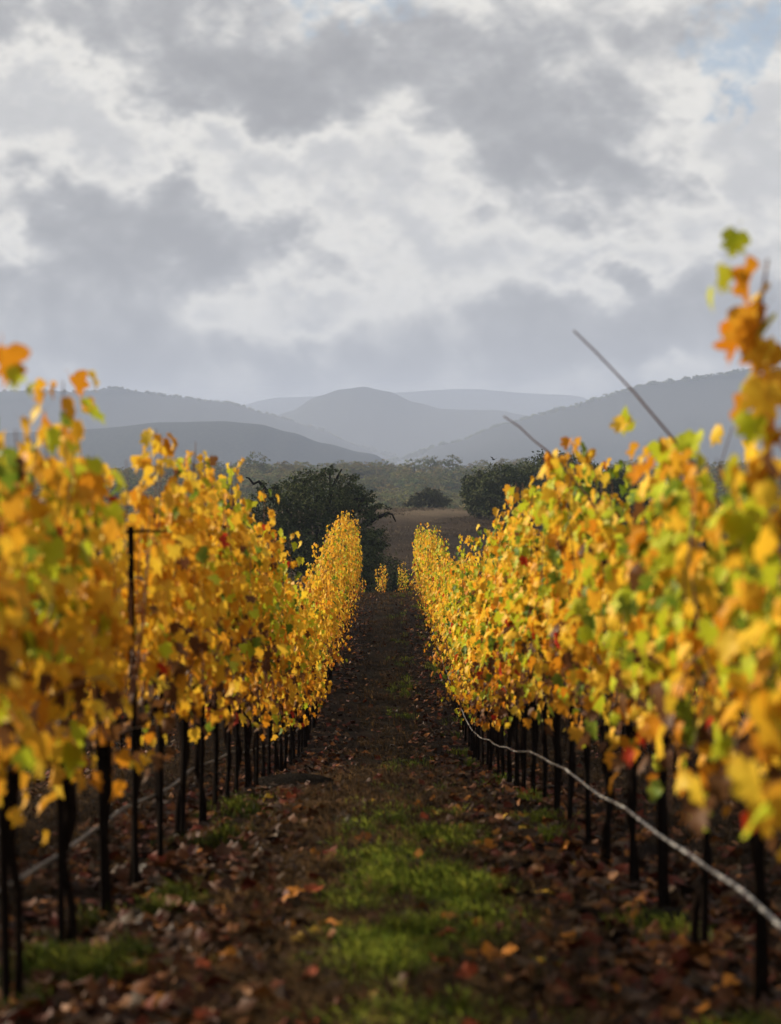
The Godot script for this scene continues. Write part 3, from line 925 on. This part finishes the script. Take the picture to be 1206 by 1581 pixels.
func make_trees() -> void:
	# the big oak behind the end of the left row
	var d := 115.0
	var k := d / LENS
	var y := ground(-4.3, d)
	var big := oak("oak_tree", "big dark evergreen oak behind the end of the left row", Vector3(-4.3, y, -d),
		[[Vector3(0.2, 6.1, 0.5), Vector3(2.5, 1.75, 2.4)], [Vector3(1.9, 5.6, 0), Vector3(1.7, 1.5, 1.8)], [Vector3(-1.8, 5.4, 0.4), Vector3(1.9, 1.6, 2.0)], [Vector3(-3.6, 4.8, -0.5), Vector3(1.6, 1.4, 1.6)],
		[Vector3(0.5, 3.6, 1.2), Vector3(2.6, 1.9, 2.0)], [Vector3(-2.0, 3.0, 1.0), Vector3(2.4, 1.8, 2.0)], [Vector3(2.6, 3.2, 0.6), Vector3(1.5, 1.6, 1.6)], [Vector3(3.3, 4.0, 0.2), Vector3(1.0, 0.9, 1.0)], [Vector3(2.0, 6.9, 0), Vector3(0.9, 0.8, 0.9)], [Vector3(-0.6, 7.1, 0), Vector3(1.2, 0.75, 1.2)], [Vector3(3.6, 5.5, 0), Vector3(0.8, 0.55, 0.8)], [Vector3(-4.7, 5.3, 0), Vector3(0.9, 0.7, 0.9)], [Vector3(0.9, 7.7, 0), Vector3(0.7, 0.4, 0.7)], [Vector3(-2.7, 6.6, 0), Vector3(0.9, 0.6, 0.9)], [Vector3(3.0, 6.3, 0.3), Vector3(0.6, 0.45, 0.6)]],
		30000, 0.17, OAK_TONES, 0.42)
	var g := Geo.new()                                        # dead branches that stand out of the crown
	var dead := lin(0.035, 0.03, 0.027)
	var px := func(a: float, b: float) -> Vector3: return Vector3((a - 600.0) * k + 4.3, EYE + (700.0 - b) * k - y, 0.3)
	for run in [[[420, 772], [408, 752], [400, 743], [392, 747], [385, 738], [380, 737]], [[508, 770], [516, 748], [522, 735], [528, 724]], [[545, 770], [560, 772], [566, 776], [567, 783]], [[560, 815], [580, 800], [598, 792], [606, 794], [611, 805]], [[540, 780], [556, 790], [561, 779]]]:
		var pts := PackedVector3Array()
		for q in run: pts.append(px.call(float(q[0]), float(q[1])))
		g = Geo.new()
		g.tube(pts, taper(pts.size() - 1, 0.12, 0.035), 6, dead, 0.3)
		put("dead_branch", g.mesh(mat.bark), big)
	# scrub at its foot
	oak("oak_shrub", "dark rounded shrub below the big oak at the end of the alley", Vector3(-0.25, ground(-0.3, 112.0), -112.0), [[Vector3(0, 1.5, 0), Vector3(1.6, 1.4, 1.4)], [Vector3(1.05, 1.0, 0), Vector3(0.95, 1.0, 0.9)], [Vector3(-1.0, 2.0, 0), Vector3(1.1, 1.5, 1.0)]], 7000, 0.15, OAK_TONES, 0.1)
	oak("oak_shrub", "tall dark shrub leaning out right of the big oak's crown", Vector3(-1.6, ground(-1.6, 113.0), -113.0), [[Vector3(0, 2.6, 0), Vector3(1.25, 1.5, 1.2)], [Vector3(0.35, 3.7, 0), Vector3(0.9, 0.9, 0.9)]], 7000, 0.15, OAK_TONES, 0.12)
	# the lone oak on the rim of the grassy knoll
	oak("oak_tree", "small spreading oak alone on the rim of the dry grass knoll", Vector3(5.6, ground(5.6, 285.0) + 0.3, -285.0), [[Vector3(0, 3.6, 0), Vector3(2.0, 1.2, 1.8)], [Vector3(-1.9, 2.9, 0), Vector3(1.5, 0.9, 1.4)], [Vector3(1.8, 2.9, 0), Vector3(1.6, 1.0, 1.4)], [Vector3(0.6, 4.1, 0), Vector3(1.3, 0.8, 1.2)]], 3200, 0.4, [Color(0.07, 0.068, 0.035), Color(0.055, 0.06, 0.03)], 0.25)
	# the stand right of the knoll
	var stand := [["large dark oak at the edge of the stand on the right of the knoll", 12.0, 205.0, [[Vector3(0, 4.6, 0), Vector3(2.6, 1.9, 2.4)], [Vector3(-1.9, 3.0, 0.5), Vector3(1.9, 1.8, 1.8)], [Vector3(1.9, 3.4, 0.5), Vector3(2.2, 2.0, 2.0)], [Vector3(0, 2.2, 1.2), Vector3(2.4, 1.7, 1.6)]]],
		["tallest dark oak in the stand on the right of the knoll", 16.5, 212.0, [[Vector3(0, 5.4, 0), Vector3(3.0, 2.0, 2.6)], [Vector3(-2.0, 3.8, 0.5), Vector3(2.2, 2.0, 2.0)], [Vector3(2.4, 4.2, 0.5), Vector3(2.4, 2.0, 2.0)], [Vector3(0, 2.4, 1.4), Vector3(3.0, 2.0, 1.8)]]],
		["lighter rounded tree leaning out at the left of the stand by the knoll", 9.6, 214.0, [[Vector3(0, 3.4, 0), Vector3(1.7, 1.9, 1.6)], [Vector3(0.3, 2.0, 0.4), Vector3(1.8, 1.6, 1.5)]]],
		["oak behind the leaves of the right row, beside the stand", 19.8, 216.0, [[Vector3(0, 5.2, 0), Vector3(3.0, 2.2, 2.6)], [Vector3(2.4, 4.0, 0.5), Vector3(2.6, 2.4, 2.2)], [Vector3(-1.6, 3.0, 1.0), Vector3(2.4, 2.2, 2.0)]]],
		["small dark shrub on the grass in front of the stand", 11.6, 190.0, [[Vector3(0, 1.0, 0), Vector3(1.2, 0.9, 1.0)], [Vector3(1.2, 0.8, 0), Vector3(0.9, 0.8, 0.9)]]],
		["dark tree crown rising over the leaves of the right row", 19.0, 168.0, [[Vector3(0, 6.2, 0), Vector3(2.3, 1.6, 2.0)], [Vector3(-1.4, 4.6, 0), Vector3(1.7, 1.5, 1.6)], [Vector3(1.6, 4.8, 0), Vector3(1.8, 1.6, 1.6)], [Vector3(0, 3.2, 0.5), Vector3(2.2, 2.0, 1.8)]]]]
	for s in stand:
		oak("oak_tree" if not "shrub" in s[0] else "oak_shrub", s[0], Vector3(s[1], ground(s[1], s[2]) - 0.2, -s[2]), s[3], 8000, 0.3, OAK_TONES, 0.3, "trees of the stand right of the knoll")
	# the woods on the low ridge: the skyline trees are things of their own, the rest is one mass
	var crowns := []
	for c in 5:
		g = Geo.new()
		var blobs := [[Vector3(0, 0.6, 0), Vector3(0.42, 0.4, 0.42)]]
		for b in 5:
			var a := TAU * b / 5.0 + rng.randf()
			blobs.append([Vector3(cos(a) * 0.3, rng.randf_range(0.28, 0.58), sin(a) * 0.3), Vector3(0.28, 0.28, 0.28) * rng.randf_range(0.8, 1.2)])
		crown_mesh(g, blobs, 2200, 0.06, WOOD_TONES, 0.2)
		crowns.append(g.mesh(mat.oak))
	var wood := []
	for c in 5: wood.append([])
	var wood_tint := []
	for c in 5: wood_tint.append(PackedColorArray())
	for n in 1500:
		var dd := 350.0 * pow(1100.0 / 350.0, pow(rng.randf(), 0.7))
		var x := rng.randf_range(-0.3, 0.34) * dd
		var gap := n_soft.get_noise_2d(x * 0.9 + 600.0, dd * 0.5)
		if gap > 0.28 or (dd < 480.0 and rng.randf() < 0.45): continue
		var c := rng.randi() % 5
		var s := rng.randf_range(7.0, 13.0)
		wood[c].append(Transform3D(Basis(Vector3.UP, rng.randf() * TAU).scaled(Vector3(s * rng.randf_range(0.95, 1.3), s * 0.78, s * 1.1)), Vector3(x, ground(x, dd) - 0.12 * s, -dd)))
		var j := rng.randf_range(0.75, 1.25)
		wood_tint[c].append(Color(j * rng.randf_range(0.9, 1.2), j, j * 0.95))
	for c in 5:
		tag(copies("distant_woods", crowns[c], wood[c], wood_tint[c]), "mass of grey green oak woods covering the low ridge", "woods", "", "stuff")
	var first: Node3D = null
	for p in [[396, 697, 850.0, 12.0], [285, 705, 860.0, 11.0], [330, 706, 880.0, 11.0], [470, 712, 900.0, 10.0], [640, 702, 930.0, 11.0], [665, 700, 940.0, 11.5], [700, 701, 930.0, 11.0], [585, 707, 930.0, 10.0], [250, 713, 850.0, 10.0], [745, 708, 900.0, 10.0], [530, 713, 900.0, 9.5], [435, 715, 870.0, 9.0]]:
		var s: float = p[3]
		var at := Vector3((p[0] - 600.0) / LENS * p[2], EYE + (700.0 - p[1]) / LENS * p[2] - 1.0 * s, -p[2])
		var o: Node3D
		if first == null:
			first = base("woodland_tree", at)
			g = Geo.new()
			g.tube(PackedVector3Array([Vector3(0, -0.9, 0), Vector3(0.01, 0.2, 0), Vector3(0, 0.55, 0)]), PackedFloat32Array([0.05, 0.035, 0.02]), 7, lin(0.07, 0.06, 0.05), 0.2)
			put("trunk", g.mesh(mat.bark), first)
			put("crown", crowns[0], first)
			o = first
		else:
			o = first.duplicate()
			o.name = numbered("woodland_tree")
			add_child(o)
			o.position = at
			o.get_node("crown").mesh = crowns[rng.randi() % 5]
		o.scale = Vector3(s * 1.1, s, s)
		o.rotation.y = rng.randf() * TAU
		if p[0] == 396:
			tag(o, "round topped tree standing tallest on the skyline of the low wooded ridge", "tree", "skyline trees of the low ridge")
		else:
			tag(o, "grey green skyline tree of the low wooded ridge, %s from the left" % ordinal(1 + [250, 285, 330, 396, 435, 470, 530, 585, 640, 665, 700, 745].find(int(p[0]))), "tree", "skyline trees of the low ridge")

# ---------------------------------------------------------------- hills
func hill(called: String, label: String, D: float, depth: float, line: Array, tone: Color, trees: int) -> void:
	var xs := PackedFloat32Array()
	var hs := PackedFloat32Array()
	for p in line:
		xs.append((p[0] - 600.0) / LENS * D)
		hs.append(EYE + (700.0 - p[1]) / LENS * D)
	var crest := func(x: float) -> float:
		var k := 0
		while k < xs.size() - 2 and xs[k + 1] < x: k += 1
		var t := clampf((x - xs[k]) / (xs[k + 1] - xs[k]), 0.0, 1.0)
		return lerpf(hs[k], hs[k + 1], t * t * (3 - 2 * t) * 0.6 + t * 0.4)
	var nx := 240
	var nz := 26
	var g := Geo.new()
	var x0 := xs[0]
	var x1 := xs[xs.size() - 1]
	var floor_ := -44.0
	for j in nz + 1:
		var t := -1.0 + 2.0 * j / nz                          # -1 the side that looks at the vineyard
		for i in nx + 1:
			var u := float(i) / nx
			var x := lerpf(x0, x1, u)
			var spur := n_soft.get_noise_2d(x * 0.045 + D, t * 9.0)
			var xx := x + spur * depth * 0.25 * absf(t)
			var h: float = crest.call(xx) + D * 0.0007 * n_soft.get_noise_1d(x * 0.25 + D) + D * 0.0004 * n_fine.get_noise_1d(x * 0.6 + D)
			var fall := 1.0 - pow(absf(t), 1.25)
			fall = clampf(fall + 0.35 * spur * absf(t) * (1.0 - absf(t)) * 2.0, 0.0, 1.0)
			var edge := smoothstep(0.0, 0.04, u) * smoothstep(1.0, 0.96, u)
			var y := lerpf(floor_, h, fall * edge)
			var s := 1.0 + 0.4 * n_soft.get_noise_2d(x * 0.2, t * 40.0 + D)
			g.vert(Vector3(x, y, -D - t * -1.0 * depth * -1.0), Vector3.UP, Color(tone.r * s, tone.g * s, tone.b * s))
	for j in nz:
		for i in nx:
			var a := j * (nx + 1) + i
			g.tri(a, a + nx + 1, a + 1)
			g.tri(a + 1, a + nx + 1, a + nx + 2)
	g.smooth()
	for k in g.n.size():
		if g.n[k].y < 0: g.n[k] = -g.n[k]
	var o := put(called, g.mesh(mat.hill))
	tag(o, label, "hill", "", "structure")
	if trees > 0:
		var where := []
		var tints := PackedColorArray()
		var m := Geo.new()
		crown_mesh(m, [[Vector3(0, 0.55, 0), Vector3(0.45, 0.45, 0.45)], [Vector3(0.3, 0.4, 0), Vector3(0.35, 0.3, 0.35)]], 160, 0.3, WOOD_TONES, 0.3)
		for k in trees:
			var x := rng.randf_range(x0 * 0.95, x1 * 0.95)
			if absf(x) > 0.24 * D: continue
			var back := rng.randf_range(-0.03, 0.06)
			var h: float = crest.call(x) + D * 0.0007 * n_soft.get_noise_1d(x * 0.25 + D)
			var s := rng.randf_range(7.0, 15.0) * D / 4200.0
			where.append(Transform3D(Basis(Vector3.UP, rng.randf() * TAU).scaled(Vector3(s, s * rng.randf_range(0.7, 1.0), s)), Vector3(x, h - s * 0.55, -D + back * depth)))
			tints.append(Color.WHITE)
		tag(copies("ridge_trees", m.mesh(mat.oak), where, tints), "tiny trees along the crest of the " + label.split(",")[0], "woods", "", "stuff")

func make_hills() -> void:
	hill("hill", "pale farthest ridge, between the middle hill and the right ridge", 9000.0, 900.0, [[100, 690], [300, 650], [430, 614], [500, 612], [600, 607], [660, 602], [740, 602], [800, 606], [880, 610], [930, 621], [1050, 640], [1300, 680]], lin(0.045, 0.05, 0.04), 0)
	hill("hill", "rounded middle hill, rising behind the valley", 6200.0, 900.0, [[240, 705], [380, 662], [450, 634], [490, 612], [525, 600], [560, 597], [600, 606], [640, 621], [680, 631], [760, 632], [830, 645], [930, 668], [1100, 705]], lin(0.045, 0.05, 0.04), 0)
	hill("hill", "long wooded left ridge, grey in the haze", 5000.0, 800.0, [[-1500, 640], [-800, 590], [-300, 606], [0, 605], [60, 603], [130, 607], [178, 600], [230, 608], [290, 614], [350, 622], [420, 640], [480, 660], [560, 690], [640, 712]], lin(0.045, 0.05, 0.04), 500)
	hill("hill", "dark wooded right ridge, higher than the others", 4300.0, 800.0, [[600, 712], [700, 682], [780, 655], [830, 641], [880, 628], [920, 615], [960, 603], [1000, 592], [1060, 585], [1100, 580], [1150, 573], [1206, 571], [1400, 560], [1800, 590], [2400, 650]], lin(0.04, 0.045, 0.04), 800)
	hill("hill", "lower dark spur, in front of the left ridge", 3300.0, 500.0, [[-900, 690], [-300, 668], [0, 668], [150, 662], [250, 652], [340, 650], [400, 655], [450, 668], [500, 684], [560, 699], [640, 716]], lin(0.045, 0.05, 0.04), 0)

func make_ground() -> void:
	var g := Geo.new()
	var ds := PackedFloat32Array()
	var d := -30.0
	while d < 11000.0:
		ds.append(d)
		d += 2.0 if d < 0.0 else maxf(0.1, d * 0.0125)
	var nx := 170
	for dd in ds:
		var wide := 7.0 + 0.55 * maxf(dd, 0.0)
		for i in nx + 1:
			var u := 2.0 * i / nx - 1.0
			var x := wide * (0.35 * u + 0.65 * u * u * u)
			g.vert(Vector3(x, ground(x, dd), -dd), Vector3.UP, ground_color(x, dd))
	for j in ds.size() - 1:
		for i in nx:
			var a := j * (nx + 1) + i
			g.tri(a, a + nx + 1, a + 1)
			g.tri(a + 1, a + nx + 1, a + nx + 2)
	g.smooth()
	for k in g.n.size():
		if g.n[k].y < 0: g.n[k] = -g.n[k]
	tag(put("ground", g.mesh(mat.soil)), "brown soil and dry turf of the vineyard, knoll and valley", "", "", "structure")

func make_bird() -> void:
	var g := Geo.new()
	g.tube(PackedVector3Array([Vector3(-0.17, 0, 0), Vector3(-0.08, 0.01, 0), Vector3(0.05, 0.01, 0), Vector3(0.17, 0.02, 0)]), PackedFloat32Array([0.01, 0.05, 0.055, 0.015]), 7, lin(0.02, 0.02, 0.02))
	for s in [-1.0, 1.0]:
		var a := g.vert(Vector3(0.06, 0.02, 0), Vector3.UP, lin(0.02, 0.02, 0.02))
		var b := g.vert(Vector3(-0.07, 0.02, 0), Vector3.UP, lin(0.02, 0.02, 0.02))
		var c := g.vert(Vector3(-0.05, 0.17, s * 0.4), Vector3.UP, lin(0.02, 0.02, 0.02))
		var e := g.vert(Vector3(0.08, 0.16, s * 0.25), Vector3.UP, lin(0.02, 0.02, 0.02))
		g.tri(a, b, c); g.tri(a, c, e)
	var o := put("bird", g.mesh(mat.oak))
	o.position = Vector3((762.0 - 600.0) / LENS * 160.0, EYE - 9.5 / LENS * 160.0, -160.0)
	o.rotation = Vector3(0.2, 0.7, 0)
	tag(o, "small dark bird flying before the hills, over the far woods", "bird")

# ----------------------------------------------------------------
func _ready() -> void:
	# camera
	var cam := Camera3D.new()
	cam.name = "camera"
	cam.position = Vector3(0, EYE, 0)
	cam.rotation_degrees = Vector3(-1.686, -0.056, 0)
	cam.near = 0.2
	cam.far = 20000.0
	var lens := CameraAttributesPhysical.new()
	lens.frustum_far = 20000.0
	lens.frustum_near = 0.2
	lens.frustum_focal_length = 70.0
	lens.frustum_focus_distance = 55.0
	lens.exposure_aperture = 2.4
	cam.attributes = lens
	add_child(cam)
	cam.fov = 2.0 * rad_to_deg(atan(790.5 / LENS))
	# noises
	rng.seed = 20251
	noise_setup(n_soft, 1, 0.01, 4)
	noise_setup(n_fine, 2, 0.01, 3)
	noise_setup(n_cloud, 7, 0.26, 6, 0.58)
	noise_setup(n_puff, 8, 0.42, 5, 0.55)
	noise_setup(n_warp, 9, 0.2, 5, 0.6)
	noise_setup(n_mass, 10, 0.09, 3)
	# sky, air, exposure
	var sky := PanoramaSkyMaterial.new()
	sky.panorama = make_sky()
	sky.energy_multiplier = 0.555
	var env := Environment.new()
	env.background_mode = Environment.BG_SKY
	env.sky = Sky.new()
	env.sky.sky_material = sky
	env.tonemap_mode = Environment.TONE_MAPPER_LINEAR
	env.tonemap_exposure = 1.72
	env.fog_enabled = true
	env.fog_density = 0.00018
	env.fog_light_color = Color(0.8, 0.868, 1.0)
	env.volumetric_fog_enabled = true
	env.volumetric_fog_density = 0.0
	env.sdfgi_enabled = true
	env.ssao_enabled = true
	env.ssil_enabled = true
	var around := WorldEnvironment.new()
	around.name = "world"
	around.environment = env
	add_child(around)
	# a low sun ahead and to the left
	var sun := DirectionalLight3D.new()
	sun.name = "sun"
	sun.light_energy = 1.6
	sun.light_color = Color(1.0, 0.93, 0.82)
	sun.light_angular_distance = 0.53
	sun.shadow_enabled = true
	add_child(sun)
	var az := deg_to_rad(-58.0)
	var el := deg_to_rad(21.5)
	sun.look_at_from_position(Vector3(sin(az) * cos(el), sin(el), -cos(az) * cos(el)) * 100.0, Vector3.ZERO)
	make_materials()
	make_leaves()
	make_ground()
	make_hills()
	for bank in [[500.0, -3700.0, Vector3(3400, 300, 700), 0.00017], [-300.0, -4900.0, Vector3(3600, 320, 500), 0.00013]]:
		var mist := FogVolume.new()                           # mist lying between the ridges
		mist.name = numbered("valley_mist")
		mist.shape = RenderingServer.FOG_VOLUME_SHAPE_ELLIPSOID
		mist.size = bank[2]
		mist.position = Vector3(bank[0], -10.0, bank[1])
		var fm := FogMaterial.new()
		fm.density = bank[3]
		fm.albedo = Color(0.93, 0.95, 1.0)
		mist.material = fm
		add_child(mist)
		tag(mist, "pale mist lying between the hills", "", "", "stuff")
	make_trees()
	make_stake()
	make_rows()
	make_lines()
	rock("stone", "long low dark stone lying under the left row", -1.0, 20.5, Vector3(0.45, 0.11, 0.3), 0.2)
	rock("stone", "grey stone among the litter below the right row, near the camera", 1.25, 8.9, Vector3(0.13, 0.09, 0.12), 0.5)
	scatter_ground()
	make_bird()
